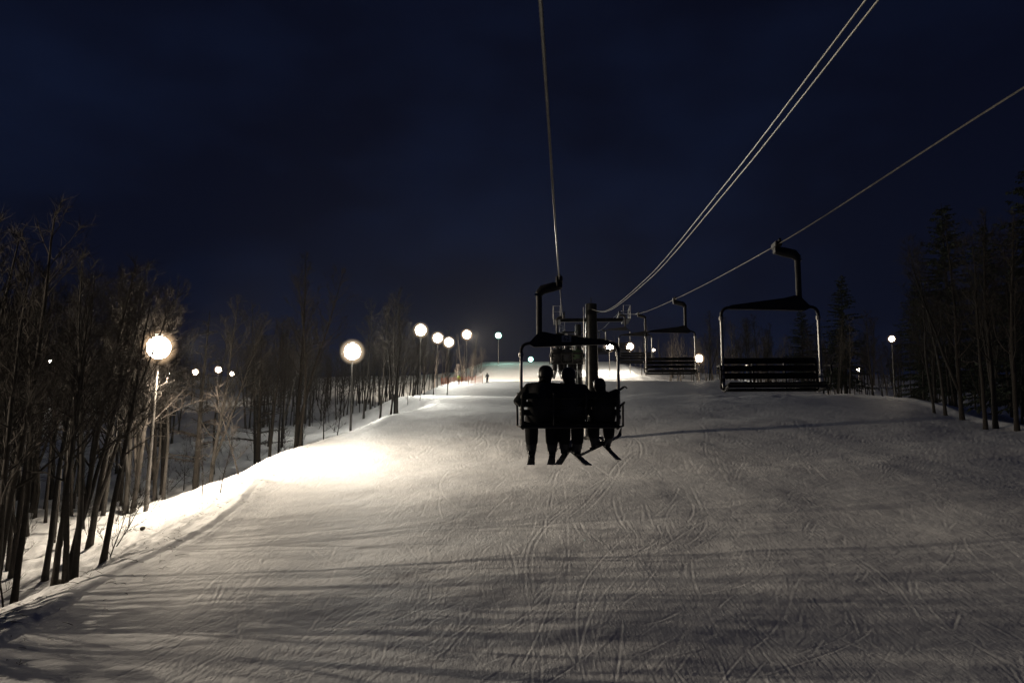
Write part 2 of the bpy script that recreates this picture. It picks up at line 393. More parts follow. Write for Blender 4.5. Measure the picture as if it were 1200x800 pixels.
WARM = (1, .85, .66); WHITE = (1, .96, .84); COOL = (.9, 1, .93); GRN = (.45, 1, .78)
DL = (.72, -.5, -.42); DR = (-.6, -.5, -.45); SIDE = (.8, -.1, -.45)
LG = [
    (0, 0, 0, .5, 560, WARM, 'floodlight on a pole among the trees just beyond the lower left edge', dict(xy=(-42, 20.5), z=13.0, aim=(1, .10, -.10), beam=2900, globe=20, cone=54, soft=.1)),
    (186, 407, 49, .80, 0, WARM, 'biggest warm floodlight shining through bare branches at the left of the slope', dict(lean=.03, aim=(.35, .0, -.93), beam=800, cone=172, blend=.8, globe=110, far=((.93, .0, -.02), 1450, 150))),
    (413, 412, 92, 1.05, 0, WHITE, 'white floodlight on a tall steel pole rising from the left edge of the piste', dict(aim=(.45, -.82, -.3), beam=650, cone=135, blend=.9, globe=210)),
    (493, 387, 112, .82, 0, WHITE, 'highest floodlight of the cluster above the bare trees left of the upper slope', dict(aim=DL, beam=400, globe=250)),
    (513, 396, 150, .92, 0, WHITE, 'floodlight just right of the highest one in the cluster', dict(aim=SIDE, beam=350, globe=230)),
    (526, 401, 165, .95, 0, WHITE, 'lowest floodlight of the cluster, behind the dark crooked tree', dict(aim=SIDE, beam=350, globe=230)),
    (547, 392, 190, 1.05, 0, WARM, 'warm floodlight standing apart, right of the cluster over the orange netting', dict(aim=(.45, .88, -.12), beam=15000, globe=250)),
    (584, 393, 270, .95, 0, GRN, 'green tinted floodlight on a thin pole above the hilltop', dict(aim=SIDE, beam=60, globe=120)),
    (622, 421, 318, .95, 0, GRN, 'small green white floodlight peeping over the hilltop snow', dict(aim=(0, -.6, -.4), beam=150, globe=40)),
    (714, 406, 230, 1.25, 0, WHITE, 'bright floodlight right of the lift tower, beside the chair with three riders', dict(aim=(-.5, .85, -.12), beam=1200, globe=330)),
    (738, 406, 235, 1.05, 0, WARM, 'floodlight under the hanging empty chairs, on the right edge of the upper slope', dict(aim=(-.7, .2, -.5), beam=350, globe=280)),
    (819, 420, 200, 1.0, 0, WARM, 'warm floodlight between the two nearest empty chairs', dict(aim=(-.8, .2, -.5), beam=150, globe=200)),
    (766, 410, 300, .5, 20, WARM, 'pinpoint light seen through the second empty chair', {}),
    (649, 404, 335, .8, 30, WARM, 'yellow light glinting beside the far riders on the lift', {}),
    (1045, 397, 120, .42, 60, WARM, 'warm floodlight on a pole in front of the dark trees on the right', {}),
    (1006, 433, 210, .45, 20, WHITE, 'small white light low among the trees beyond the right edge of the slope', {}),
    (875, 430, 250, .6, 20, WHITE, 'white light seen through the backrest of the nearest empty chair', {}),
    (1118, 441, 220, .22, 8, WARM, 'tiny dim light deep among the trunks on the far right', {}),
    (229, 436, 190, .72, 70, WARM, 'left one of three small floodlights beyond the woods', {}),
    (256, 433, 200, .78, 70, WARM, 'middle and highest one of three small floodlights beyond the woods', {}),
    (272, 438, 215, .6, 50, WARM, 'right and smallest one of three small floodlights beyond the woods', {}),
    (145, 429, 240, .45, 50, WHITE, 'small light left of the biggest floodlight, seen through branches', {}),
    (163, 437, 260, .32, 20, WHITE, 'faint light just below left of the biggest floodlight', {}),
    (199, 437, 260, .32, 20, WHITE, 'faint light just below right of the biggest floodlight', {}),
    (59, 424, 170, .38, 110, WHITE, 'small light among the trunks at the far left, the higher one', {}),
    (27, 441, 165, .36, 110, WHITE, 'small light among the trunks at the far left, the lower one', {}),
]
for a in LG: lamp(*a[:7], **a[7])

# ------------------------------------------------------------------ trees
def bare_tree(seed, H, r0, nb=20, start=.32, spread=.46, twigs=6, pale=False, fork=False, curl=.1):
    r = random.Random(seed); tr = MB(); cr = MB()
    def path(p, d, ln, n, wob, up):
        pts = [p.copy()]; d = d.normalized()
        for i in range(n):
            d = (d + Vector((r.gauss(0, wob), r.gauss(0, wob), r.gauss(0, wob) + up))).normalized(); pts.append(pts[-1] + d * ln / n)
        return pts
    stems = []
    main = path(Vector((0, 0, -.3)), Vector((r.gauss(0, .03), r.gauss(0, .03), 1)), H + .3, 13, .035, .02)
    rd = [r0 * (1.35 if i == 0 else 1) * (1 - i / 14) ** .85 + .006 for i in range(14)]
    tr.tube(main, rd, 9); stems.append((main, rd))
    if fork:
        k = 2; d = Vector((r.choice((-1, 1)) * .28, r.gauss(0, .15), 1))
        b = path(main[k], d, H * .8, 11, .035, .05); rb = [rd[k] * .75 * (1 - i / 12.5) + .006 for i in range(12)]
        tr.tube(b, rb, 8); stems.append((b, rb))
    for main_, rd_ in stems:
        n = len(main_) - 1
        for b in range(nb):
            t = start + (1 - start) * ((b + r.random()) / nb) ** .9; t = min(t, .985); k = int(t * n); f = t * n - k
            p = main_[k].lerp(main_[k + 1], f); rr0 = (rd_[k] * (1 - f) + rd_[k + 1] * f)
            az = b * 2.4 + r.gauss(0, .5); el = r.uniform(.25, 1.0) + t * .35
            d = Vector((math.cos(az) * math.cos(el), math.sin(az) * math.cos(el), math.sin(el)))
            ln = H * spread * (1 - t) ** .55 * r.uniform(.45, 1.0) + .35
            br = path(p, d, ln, 6, .16, curl); rb = [max(rr0 * .45 * (1 - i / 6.8), .006) for i in range(7)]
            cr.tube(br, rb, 5, False)
            for s in range(max(4, int(3 + ln * 2.0))):
                t2 = .2 + .8 * r.random(); k2 = min(int(t2 * 6), 5); q = br[k2].lerp(br[k2 + 1], t2 * 6 - k2)
                d2 = ((br[k2 + 1] - br[k2]).normalized() + Vector((r.gauss(0, .55), r.gauss(0, .55), r.gauss(0, .4) + .1))).normalized()
                l2 = ln * r.uniform(.18, .5) * (1.1 - t2 * .5)
                sb = path(q, d2, l2, 4, .2, curl * .6); cr.tube(sb, [.013, .011, .009, .007, .004], 3, False)
                for u in range(twigs):
                    k3 = r.randrange(0, 4); q3 = sb[k3].lerp(sb[k3 + 1], r.random())
                    d3 = ((sb[k3 + 1] - sb[k3]).normalized() + Vector((r.gauss(0, .6), r.gauss(0, .6), r.gauss(0, .45)))).normalized()
                    l3 = r.uniform(.2, .75); e = q3 + d3 * l3 * .55 + Vector((0, 0, .02)); e2 = e + (d3 + Vector((r.gauss(0, .35), r.gauss(0, .35), r.gauss(0, .3)))).normalized() * l3 * .5
                    sd = d3.cross(Vector((r.gauss(0, 1), r.gauss(0, 1), r.gauss(0, 1)))).normalized() * .0065
                    n0 = len(cr.v); cr.v += [tuple(q3 - sd), tuple(q3 + sd), tuple(e + sd * .7), tuple(e - sd * .7), tuple(e2)]
                    cr.f += [(n0, n0 + 1, n0 + 2, n0 + 3), (n0 + 3, n0 + 2, n0 + 4)]
    bk = M['bark2'] if pale else M['bark']
    return tr.mesh('trunk', bk), cr.mesh('crown', bk if pale else M['twig'])
def conifer(seed, H, rad, dens=1.0, droop=.35, bareness=0.0):
    r = random.Random(seed); tr = MB(); cr = MB()
    tr.tube([(0, 0, -.3), (0, 0, H * .5), (r.gauss(0, .1), r.gauss(0, .1), H)], [H * .014 + .05, H * .008 + .03, .02], 8)
    z = H * (.1 + .08 * bareness)
    while z < H * .985:
        t = z / H; L0 = rad * (1 - t) ** (.8 if rad < 4 else .62) + .12
        for k in range(r.randint(5, 7)):
            az = r.uniform(0, 6.283); ln = L0 * r.uniform(.55, 1.12)
            d = Vector((math.cos(az), math.sin(az), .15 + .5 * t)); p = Vector((0, 0, z + r.uniform(-.2, .2))); pts = [p.copy()]
            for i in range(5):
                d = (d + Vector((r.gauss(0, .06), r.gauss(0, .06), -droop * .35))).normalized() if i < 4 else (d + Vector((0, 0, .15))).normalized()
                pts.append(pts[-1] + d * ln / 5)
            cr.tube(pts, [.035 * (1 - t) + .012 - .006 * i / 5 for i in range(6)], 3, False)
            m = int((ln * 9 + 4) * dens)
            for j in range(m):
                u = r.uniform(.12, 1); kk = min(int(u * 5), 4); q = pts[kk].lerp(pts[kk + 1], u * 5 - kk)
                side = Vector((-d.y, d.x, 0)).normalized() * r.choice((-1, 1))
                dd = (side * r.uniform(.3, 1) + d * r.uniform(.1, .8) + Vector((0, 0, r.uniform(-.55, .1)))).normalized()
                l3 = r.uniform(.2, .62) * (1.5 if rad > 4 else 1) * (.5 + .6 * (1 - t)) * (1.25 - .5 * u)
                wv = dd.cross(Vector((r.gauss(0, .6), r.gauss(0, .6), 1))).normalized() * r.uniform(.06, .14) * (1 - .7 * bareness)
                n0 = len(cr.v); mid = q + dd * l3 * .5
                cr.v += [tuple(q), tuple(mid + wv), tuple(q + dd * l3 + Vector((0, 0, -.05))), tuple(mid - wv)]
                cr.f += [(n0, n0 + 1, n0 + 2, n0 + 3)]
        z += r.uniform(.28, .5) * (.6 + H / 40) * (1 + bareness)
    return tr.mesh('trunk', M['bark']), cr.mesh('crown', M['needle'] if bareness < .5 else M['twig'])
BT = [bare_tree(11, 13.5, .15, 26, .34, .38, 8), bare_tree(12, 12.5, .12, 24, .42, .36, 8), bare_tree(13, 14.5, .17, 24, .3, .38, 8, fork=True),
      bare_tree(14, 13, .13, 24, .36, .38, 8, pale=True), bare_tree(15, 12, .10, 22, .45, .36, 8), bare_tree(16, 14, .16, 24, .28, .40, 8, fork=True),
      bare_tree(17, 13.5, .11, 24, .4, .36, 8, pale=True)]
BHT = [13.5, 12.5, 14.5, 13, 12, 14, 13.5]
SP = [bare_tree(31, 4.2, .035, 12, .15, .4, 4), bare_tree(32, 3.2, .028, 11, .08, .5, 4), bare_tree(33, 5.5, .05, 14, .2, .38, 5)]
LAMPTREE = bare_tree(41, 15, .17, 30, .25, .42, 9, pale=True, fork=True, curl=.16)
CT = [conifer(21, 24, 6.4, 1.25), conifer(22, 22, 5.4, 1.2), conifer(23, 21, 6.0, 1.15)]
LARCH = conifer(24, 12, 3.4, .7, .12, 1.0)
def plant(x, y, meshes, s, name, label, cat, group, rz=None, lean=(0, 0), z=None, sz=1.0):
    root = empty(name, (x, y, (gz(x, y) if z is None else z) - .05)); root.rotation_euler = (lean[1], lean[0], rnd.uniform(0, 6.28) if rz is None else rz)
    root.rotation_mode = 'XYZ'
    # lean first spins about its own axis, then tips
    q = Matrix.Rotation(lean[0], 4, 'Y') @ Matrix.Rotation(lean[1], 4, 'X') @ Matrix.Rotation(root.rotation_euler.z, 4, 'Z')
    root.rotation_euler = q.to_euler(); root.scale = (s, s, s * sz)
    link('trunk', meshes[0], root); link('crown', meshes[1], root)
    tag(root, label, cat, group); return root
rnd = random.Random(99)
WG = 'leafless trees of the woods left of the slope'
near = [  # base px, py, kind, scale, lean x, label
    (10, 668, 1, 1.02, .02, 'slim bare tree at the far left edge whose foot stands lowest beside the shaded bank'),
    (52, 680, 3, 1.08, .05, 'bare tree with the lowest foot of all, in the lower left corner'),
    (104, 641, 2, 1.0, .10, 'thick forked bare tree leaning right over the lit snow bank'),
    (121, 657, 0, .93, .11, 'dark straight bare tree leaning right with a twiggy shrub at its foot'),
    (62, 636, 4, 1.0, .04, 'thin bare tree standing behind the two lowest trees by the bank'),
    (190, 579, 5, 1.0, -.02, 'thick dark tree standing right beside the pole of the biggest floodlight'),
    (38, 600, 0, 1.1, .03, 'stout bare tree in the second row at the left edge of the woods'),
    (85, 596, 6, 1.05, .07, 'pale barked tree in the second row behind the thick forked one'),
    (20, 585, 2, 1.05, .0, 'forked dark tree in the second row at the very left of the photo'),
    (142, 592, 4, .95, .03, 'thin tree in shade between the forked tree and the floodlight pole'),
    (250, 556, 1, .95, .05, 'bare tree just right of the big floodlight, rooted in shaded snow'),
    (300, 537, 3, .92, .03, 'pale tree leaning right at the shaded rim of the slope'),
    (330, 524, 0, .9, .0, 'dark trunk pair by the shaded rim midway between the two big floodlights'),
]
NEARP = []
for px, py, k, s, ln, lab in near:
    p = hit(px, py); NEARP.append(p); plant(p.x, p.y, BT[k], s, 'bare_tree', lab, 'tree', WG, lean=(ln, rnd.gauss(0, .02)))
# tree whose boughs glow around the biggest lamp
plant(-23.4, 51.0, LAMPTREE, 1.0, 'bare_tree', 'pale branching tree whose boughs glow around the biggest floodlight', 'tree', WG, rz=1.0, lean=(.05, 0))
plant(-20.3, 56.5, LAMPTREE, .85, 'bare_tree', 'pale arching tree lit brightly just right of the biggest floodlight', 'tree', WG, rz=3.3, lean=(.10, 0))
plant(-21.5, 57.0, LARCH, 1.05, 'larch_tree', 'sparse larch with level boughs behind the biggest floodlight pole', 'tree', None, lean=(.02, 0))
plant(-19.0, 62.5, LARCH, .9, 'larch_tree', 'smaller sparse larch lit from the left, right of the floodlight pole', 'tree', None, lean=(.0, 0))
# off-frame trees that throw the long streaks over the piste
for x, y, k, s in ((-24.5, 17.6, 2, 1), (-23.5, 22.4, 5, 1), (-28.5, 19.4, 1, 1), (-26.0, 25.5, 3, 1), (-18.6, 20.7, 2, 1), (-17.4, 24.2, 1, 1.0), (-20.5, 21.6, 0, 1)):
    plant(x, y, BT[k], s, 'bare_tree', 'bare tree beside the floodlight just beyond the left edge of the view', 'tree', 'trees beyond the left edge of the view', lean=(rnd.gauss(0, .03), 0))
SHADE_CT = conifer(27, 7, 2.2, 1.1)  # unseen conifers added to keep the lower left snow in shade
for x, y, s in ((-19.5, 15.2, 1.15), (-20.5, 17.0, 1.05), (-18.8, 13.2, 1.2), (-22.0, 11.8, 1.2), (-19.8, 18.9, .95), (-20.6, 21.2, 1.1), (-21.2, 23.0, .9)):
    plant(x, y, SHADE_CT, s, 'conifer', 'young conifer added out of view to shade the lower left snow', 'conifer', 'young conifers added out of view as shade')

LAMPPX = [(186, 49, 42), (413, 96, 30), (493, 115, 14), (513, 152, 9), (526, 167, 8), (547, 192, 9), (584, 272, 8), (229, 191, 4), (256, 201, 4), (272, 216, 4)]
placed = [(p.x, p.y) for p in NEARP] + [(-19.3, 49), (-17, 92)]
def okpos(x, y, dmin, crown):
    if -21.5 < x < -10 and 38 < y < 60: return False            # the big lamp has open snow in front of it
    px = 600 + F * x / y
    for lx, ld, wpx in LAMPPX:
        if y < ld and abs(px - lx) < wpx + F * crown / y * .8: return False
    for a, b in placed:
        if (a - x) ** 2 + (b - y) ** 2 < dmin * dmin: return False
    return True
KIND = ['dark', 'slim', 'forked', 'pale barked', 'thin', 'stout forked', 'pale slender']
def zone_label(x, y, k):
    px = 600 + F * x / y; a = 'leafless ' + KIND[k] + ' tree'
    row = 'at the front of' if EL(y) - x < 7 else 'in the middle of' if EL(y) - x < 18 else 'deep inside'
    if px < 90: z = 'the dark woods at the left edge'
    elif px < 200: z = 'the dark woods left of the biggest floodlight'
    elif px < 300: z = 'the dark woods right of the biggest floodlight'
    elif px < 413: z = 'the dark woods left of the white floodlight'
    elif px < 490: z = 'the wood right of the white floodlight'
    else: return 'small ' + a + ' on the left rim of the upper slope'
    return a + ' ' + row + ' ' + z
n = 0; tries = 0
while n < 182 and tries < 14000:
    tries += 1
    if n < 62: y = rnd.uniform(27, 62); u = rnd.uniform(2.5, 30)
    else: y = 45 + 130 * rnd.random() ** .85; u = 2.3 + 38 * rnd.random() ** 1.7
    x = float(EL(y)) - u
    px = 600 + F * x / y
    if px < -90 or px > 600: continue
    if y < 46 and px > 120: continue
    if not okpos(x, y, 1.7 if y < 80 else 2.0, 1.7): continue
    placed.append((x, y)); k = rnd.randrange(7); s = rnd.uniform(.78, 1.1) * (1.0 if y < 110 else .8)
    plant(x, y, BT[k], s, 'bare_tree', zone_label(x, y, k), 'tree', WG, lean=(rnd.gauss(.03, .04), rnd.gauss(0, .03)), sz=rnd.uniform(.92, 1.1)); n += 1
for px, d, s, lab in ((524, 128, .52, 'dark crooked tree standing before the lowest floodlight of the cluster'), (497, 122, .60, 'bare tree right under the highest floodlight of the cluster'),
                      (484, 108, .62, 'twiggy tree at the dip left of the floodlight cluster'), (508, 124, .42, 'short bushy tree between the two floodlights of the cluster')):
    x = (px - 600) / F * d; plant(x, d, BT[2 if px != 524 else 5], s, 'bare_tree', lab, 'tree', WG)
for i in range(18):
    y = rnd.uniform(180, 250); x = float(EL(y)) - rnd.uniform(.2, 6)
    plant(x, y, BT[rnd.randrange(7)], rnd.uniform(.28, .6), 'bare_tree', 'small leafless tree on the left rim of the upper slope', 'tree', WG)
# saplings and shrubs
SG = 'leafless shrubs along the left bank'
for px, py, k, s, ln, lab in ((129, 652, 1, .95, .35, 'twiggy shrub arching right from the foot of the dark leaning tree'), (136, 640, 0, .8, .6, 'bent sapling drooping over the bright snow bank'),
                              (24, 655, 1, .7, .1, 'low tangled shrub at the foot of the leftmost trees'), (176, 600, 1, .6, .5, 'low shrub bowing toward the brightest snow below the floodlight'),
                              (200, 574, 0, .6, .7, 'bowed sapling casting thin shadows on the brightest snow'), (150, 618, 0, .9, .15, 'upright sapling in front of the floodlight pole'),
                              (492, 470, 2, .8, 0, 'shrub at the end of the dip under the floodlight cluster'), (478, 474, 0, .9, 0, 'shrub left of the dip under the floodlight cluster')):
    p = hit(px, py); plant(p.x, p.y, SP[k], s, 'bare_shrub', lab, 'shrub', SG, lean=(ln, 0))
for i in range(34):
    y = 25 + 90 * rnd.random(); x = float(EL(y)) - rnd.uniform(2, 14)
    px = 600 + F * x / y
    if not (0 < px < 470) or abs(px - 186) < 40 and y < 49 or abs(px - 413) < 14: continue
    plant(x, y, SP[rnd.randrange(3)], rnd.uniform(.5, 1.1), 'bare_shrub', 'thin leafless sapling growing in the shaded snow of the woods', 'shrub', 'saplings in the left woods', lean=(rnd.gauss(0, .12), 0))

# fallen twigs on the bank
def litter():
    mb = MB()
    for i in range(900):
        y = 16 + 70 * rnd.random() ** 1.4; x = float(EL(y)) - rnd.uniform(-.6, 9) ; p = Vector((x, y, gz(x, y) + .015)); a = rnd.uniform(0, 6.28); l = rnd.uniform(.08, .5)
        d = Vector((math.cos(a), math.sin(a), rnd.uniform(-.05, .25))); mb.tube([p, p + d * l * .5 + Vector((0, 0, .02)), p + d * l + Vector((rnd.gauss(0, .04), rnd.gauss(0, .04), 0))], [.009, .007, .004], 3)
    me = mb.mesh('twig_litter', M['bark']); tag(link('twig_litter', me), 'fallen twigs scattered on the snow bank under the trees', kind='stuff')
litter()
# right-hand side
RG = 'leafless trees right of the slope'
for px, py, d, k, lab in ((1103, 238, 104, 0, 'tallest pointed conifer above the dark trees on the right'), (985, 322, 150, 1, 'conifer standing alone left of the right floodlight'),
                          (1206, 190, 78, 2, 'conifer cut off by the right edge of the photo'), (938, 362, 168, 2, 'small dark conifer behind the right bar of the nearest empty chair'),
                          (1150, 262, 118, 1, 'conifer just right of the tallest one'), (1072, 330, 135, 2, 'lower conifer left of the tallest one'), (1186, 300, 108, 0, 'shaded conifer between the tallest one and the right edge')):
    p = at(px, py, d); g = gz(p.x, p.y); h = p.z - g; HH = (24, 22, 21)[k]
    plant(p.x, d, CT[k], h / HH, 'conifer', lab, 'conifer', 'dark conifers right of the slope'); placed.append((p.x, d))
for px, py, k, s, lab in ((1167, 502, 2, 1.0, 'black forked trunk in a row against pale snow near the right edge'), (1155, 503, 0, .95, 'thick black trunk second in the row by the right edge'),
                          (1192, 505, 5, 1.0, 'black trunk at the right edge against lit snow'), (1128, 492, 2, 1.0, 'leaning forked black trunk beyond the rim of the piste'),
                          (1095, 484, 6, .95, 'pale slender trunk rising in front of the tallest conifer'), (1108, 487, 3, 1.0, 'dark trunk right of the pale slender one')):
    p = hit(px, py); plant(p.x, p.y, BT[k], s * 1.2, 'bare_tree', lab, 'tree', RG, lean=(rnd.gauss(-.03, .04), 0)); placed.append((p.x, p.y))
n = 0; tries = 0
while n < 80 and tries < 5000:
    tries += 1
    y = rnd.uniform(62, 210); x = float(ER(y)) + 1.8 + 34 * rnd.random() ** 1.5; px = 600 + F * x / y
    if px > 1290: continue
    bad = any((a - x) ** 2 + (b - y) ** 2 < 5 for a, b in placed) or (abs(px - 1045) < 10 + 1300 / y and y < 121) or (abs(px - 819) < 12 and y < 202) or (abs(px - 1006) < 7 and y < 212)
    if bad: continue
    placed.append((x, y)); k = rnd.randrange(7); wh = 'left of the right floodlight' if px < 1020 else 'around the right floodlight' if px < 1075 else 'below the tallest conifer' if px < 1130 else 'by the right edge'
    plant(x, y, BT[k], rnd.uniform(.75, 1.1), 'bare_tree', 'leafless ' + KIND[k] + ' tree' + (' near the rim ' if x - ER(y) < 8 else ' behind the rim ') + wh, 'tree', RG, lean=(rnd.gauss(0, .04), 0)); n += 1
# far-off woods that read as one mass
def far_wood(name, label, spots):
    LO = [bare_tree(61 + k, 12, .16, 11, .3, .4, 2) for k in range(4)]
    vs, fs, base = [], [], 0; arr = []
    for me_t, me_c in LO:
        q = []
        for me in (me_t, me_c):
            co = np.empty(len(me.vertices) * 3, np.float32); me.vertices.foreach_get('co', co); q.append((co.reshape(-1, 3), [tuple(p.vertices) for p in me.polygons]))
        arr.append(q)
    for (x, y, sc) in spots:
        a = rnd.uniform(0, 6.28); c_, s_ = math.cos(a), math.sin(a); g = gz(x, y)
        for co, fl in arr[rnd.randrange(4)]:
            v = co * sc; v = np.stack([v[:, 0] * c_ - v[:, 1] * s_ + x, v[:, 0] * s_ + v[:, 1] * c_ + y, v[:, 2] + g], 1); vs.append(v)
            fs += [tuple(i + base for i in f) for f in fl]; base += len(v)
    me = bpy.data.meshes.new(name); me.from_pydata(np.vstack(vs).tolist(), [], fs); me.materials.append(M['twig']); tag(link(name, me), label, kind='stuff')
sp = []
for i in range(190):
    y = rnd.uniform(110, 330); px = rnd.uniform(-20, 565); x = (px - 600) / F * y
    if x > EL(y) - 3 or not okpos(x, y, 2.2, 1.5): continue
    placed.append((x, y)); sp.append((x, y, rnd.uniform(.75, 1.15)))
far_wood('far_woods', 'far leafless woods on the dark hillside beyond the left trees', sp)
sp = []
for i in range(230):
    y = rnd.uniform(190, 330); x = float(ER(y)) + rnd.uniform(2, 90); px = 600 + F * x / y
    if px > 1150 or abs(px - 819) < 10 and y < 202 or abs(px - 875) < 6 and y < 252 or abs(px - 766) < 6 and y < 302: continue
    sp.append((x, y, rnd.uniform(.65, 1.15)))
far_wood('far_woods', 'far leafless woods in the dark right of the upper slope', sp)

# small stone on the bright bank
def stone(px, py, s, lab):
    p = hit(px, py); bm = bmesh.new(); bmesh.ops.create_icosphere(bm, subdivisions=3, radius=s)
    for v in bm.verts:
        c = v.co.normalized(); v.co += c * s * .25 * float(fbm(np.array([c.x * 2 + 3]), np.array([c.y * 2 + c.z]), 3, 1)[0]); v.co.z *= .75
    me = bpy.data.meshes.new('stone'); bm.to_mesh(me); bm.free(); me.materials.append(M['rock']); me.polygons.foreach_set('use_smooth', [True] * len(me.polygons))
    o = link('stone', me, None, p + Vector((0, 0, s * .4))); tag(o, lab, 'stone')
stone(167, 621, .14, 'dark round stone on the brightly lit snow bank'); stone(68, 684, .16, 'dark lump in the snow beside the lowest tree in the lower left')

# ------------------------------------------------------------------ the lift: ropes and tower
B = .0656; HEAD = -math.atan(B)
def catmull(pts, y):
    ys = [p[0] for p in pts]; zs = [p[1] for p in pts]
    m = [(zs[min(i + 1, len(zs) - 1)] - zs[max(i - 1, 0)]) / (ys[min(i + 1, len(ys) - 1)] - ys[max(i - 1, 0)]) for i in range(len(ys))]
    i = max(0, min(len(ys) - 2, next((k for k in range(len(ys) - 1) if y <= ys[k + 1]), len(ys) - 2)))
    h = ys[i + 1] - ys[i]; t = (y - ys[i]) / h
    return (2 * t ** 3 - 3 * t * t + 1) * zs[i] + (t ** 3 - 2 * t * t + t) * h * m[i] + (-2 * t ** 3 + 3 * t * t) * zs[i + 1] + (t ** 3 - t * t) * h * m[i + 1]
UP = [(-30, 7.0), (-12, 8.2), (0, 8.9), (14.5, 9.88), (30, 11.55), (43.5, 13.75), (58, 16.1), (62, 16.6), (90, 19.3), (120, 23.5), (124, 24.0), (170, 27.8), (210, 31.5), (214, 32), (300, 43)]
DN = [(-30, 7.4), (-12, 8.6), (0, 9.35), (6.65, 9.93), (14.4, 10.52), (28.4, 11.97), (43, 13.75), (58, 16.1), (62, 16.6), (90, 19.3), (120, 23.5), (124, 24.0), (170, 27.8), (210, 31.5), (214, 32), (300, 43)]
XU, XD = -.11, 3.81
def upos(y): return Vector((XU + B * y, y, catmull(UP, y)))
def dpos(y): return Vector((XD + B * y, y, catmull(DN, y)))
def stranded(fn, y0, y1, r, name, label, strands=6, pitch=.26, near=30):
    # wire rope: strands laid helically where the camera can see them, plain beyond
    mb = MB(); y = y0; ys = []
    while y < near: ys.append(y); y += .055
    for s in range(strands):
        pts = []
        for i, yy in enumerate(ys):
            p = fn(yy); a = 2 * math.pi * (yy / pitch + s / strands); pts.append(p + Vector((math.cos(a), 0, math.sin(a))) * r * .56)
        mb.tube(pts, r * .46, 4, False)
    ys2 = [near]
    while ys2[-1] < y1: ys2.append(ys2[-1] + 1.0)
    mb.tube([fn(q) for q in ys2], r, 6)
    o = mb.build(name, M['rope'], None, True); tag(o, label, 'cable'); return o
stranded(upos, -12, 260, .0125, 'haul_rope', 'steel haul rope climbing from the top of the photo to the chair with three riders')
stranded(dpos, -12, 260, .010, 'haul_rope', 'thin steel haul rope on the right that carries the empty chairs', near=16)
CB = [(-30, 8.0), (-10, 8.9), (0, 9.5), (4.9, 9.76), (9, 10.0), (18.6, 10.78), (38.6, 13.2), (60, 16.75)]
def cpos(off, dz): return lambda y: Vector((1.9 + off + B * y, y, catmull(CB, y) + dz))
for off, dz, lab in ((0, 0, 'left one of two overhead wires running up to the top of the lift tower'), (.055, -.03, 'right one of two overhead wires running up to the top of the lift tower')):
    mb = MB(); ys = np.arange(-12, 60.5, .5); mb.tube([cpos(off * min(1, (62 - q) / 30 + .1), dz)(q) for q in ys], .008, 6); o = mb.build('overhead_wire', M['rope'], None, True); tag(o, lab, 'cable', 'paired overhead wires')

def tower(y, label, H_over=.55):
    cx = (XU + XD) / 2 + .02 + B * y; zr = catmull(UP, y); g = gz(cx, y)
    t = empty('lift_tower', (cx, y, g - .2), HEAD); tag(t, label, 'lift tower')
    ht = zr - g + .2
    MB().tube([(0, 0, 0), (0, 0, ht * .5), (0, 0, ht + .75)], [.5, .47, .42], 20).build('pole', M['tower'], t, True)
    MB().lathe([(.75, 0), (.75, .35), (.55, .38)], seg=20).build('footing', M['tower'], t)
    MB().box((0, 0, ht - .32 - .12), (4.6, .26, .26), bev=.02).build('crossarm', M['tower'], t)
    MB().tube([(0, .0, ht + .75), (0, 0, ht + 1.25)], .03, 8).build('mast', M['tower'], t)
    MB().box((.35, 0, ht + .15), (.6, .08, .08)).build('wire_bracket', M['tower'], t)
    ld = MB()
    for s in (-1, 1): ld.tube([(-.56, s * .18, .4), (-.56, s * .18, ht + .5)], .022, 6)
    ld.build('ladder_rail', M['steel'], t); 
    rungm = MB().tube([(-.56, -.18, 0), (-.56, .18, 0)], .014, 5).mesh('rung', M['steel'])
    for k in range(int((ht - .3) / .32)): link('rung', rungm, t, (0, 0, .6 + k * .32))
    for s in (-1, 1):
        x = s * (XD - XU) / 2
        MB().box((x + s * .02, 0, ht - .27), (.09, 3.2, .12), bev=.01).build('sheave_beam', M['tower'], t)
        sm = MB().lathe([(.19, -.035), (.19, -.02), (.155, 0), (.19, .02), (.19, .035)], seg=16, axis='x').mesh('sheave', M['dark'])
        for k in range(6): link('sheave', sm, t, (x, -1.35 + k * .54, ht - .18))
        # work platform with guard rails
        MB().box((x + s * .55, 0, ht - .55), (.5, 2.6, .05)).build('catwalk', M['tower'], t)
        gr = MB()
        for yy in (-1.3, -.4, .5, 1.3): gr.tube([(x + s * .8, yy, ht - .55), (x + s * .8, yy, ht + .42)], .02, 6)
        for zz in (-.1, .42): gr.tube([(x + s * .8, -1.3, ht + zz), (x + s * .8, 1.3, ht + zz)], .02, 6)
        for yy in (-1.3, 1.3): gr.tube([(x + s * .8, yy, ht + .42), (x + s * .3, yy, ht + .42), (x + s * .3, yy, ht - .5)], .02, 6)
        gr.build('guard_rail', M['steel'], t)
    return t
tower(60, 'nearest lift tower, a steel tube with crossarm behind the child on the chair')
tower(122, 'second lift tower, mostly hidden behind the far riders')
tower(212, 'third lift tower up near the hilltop')

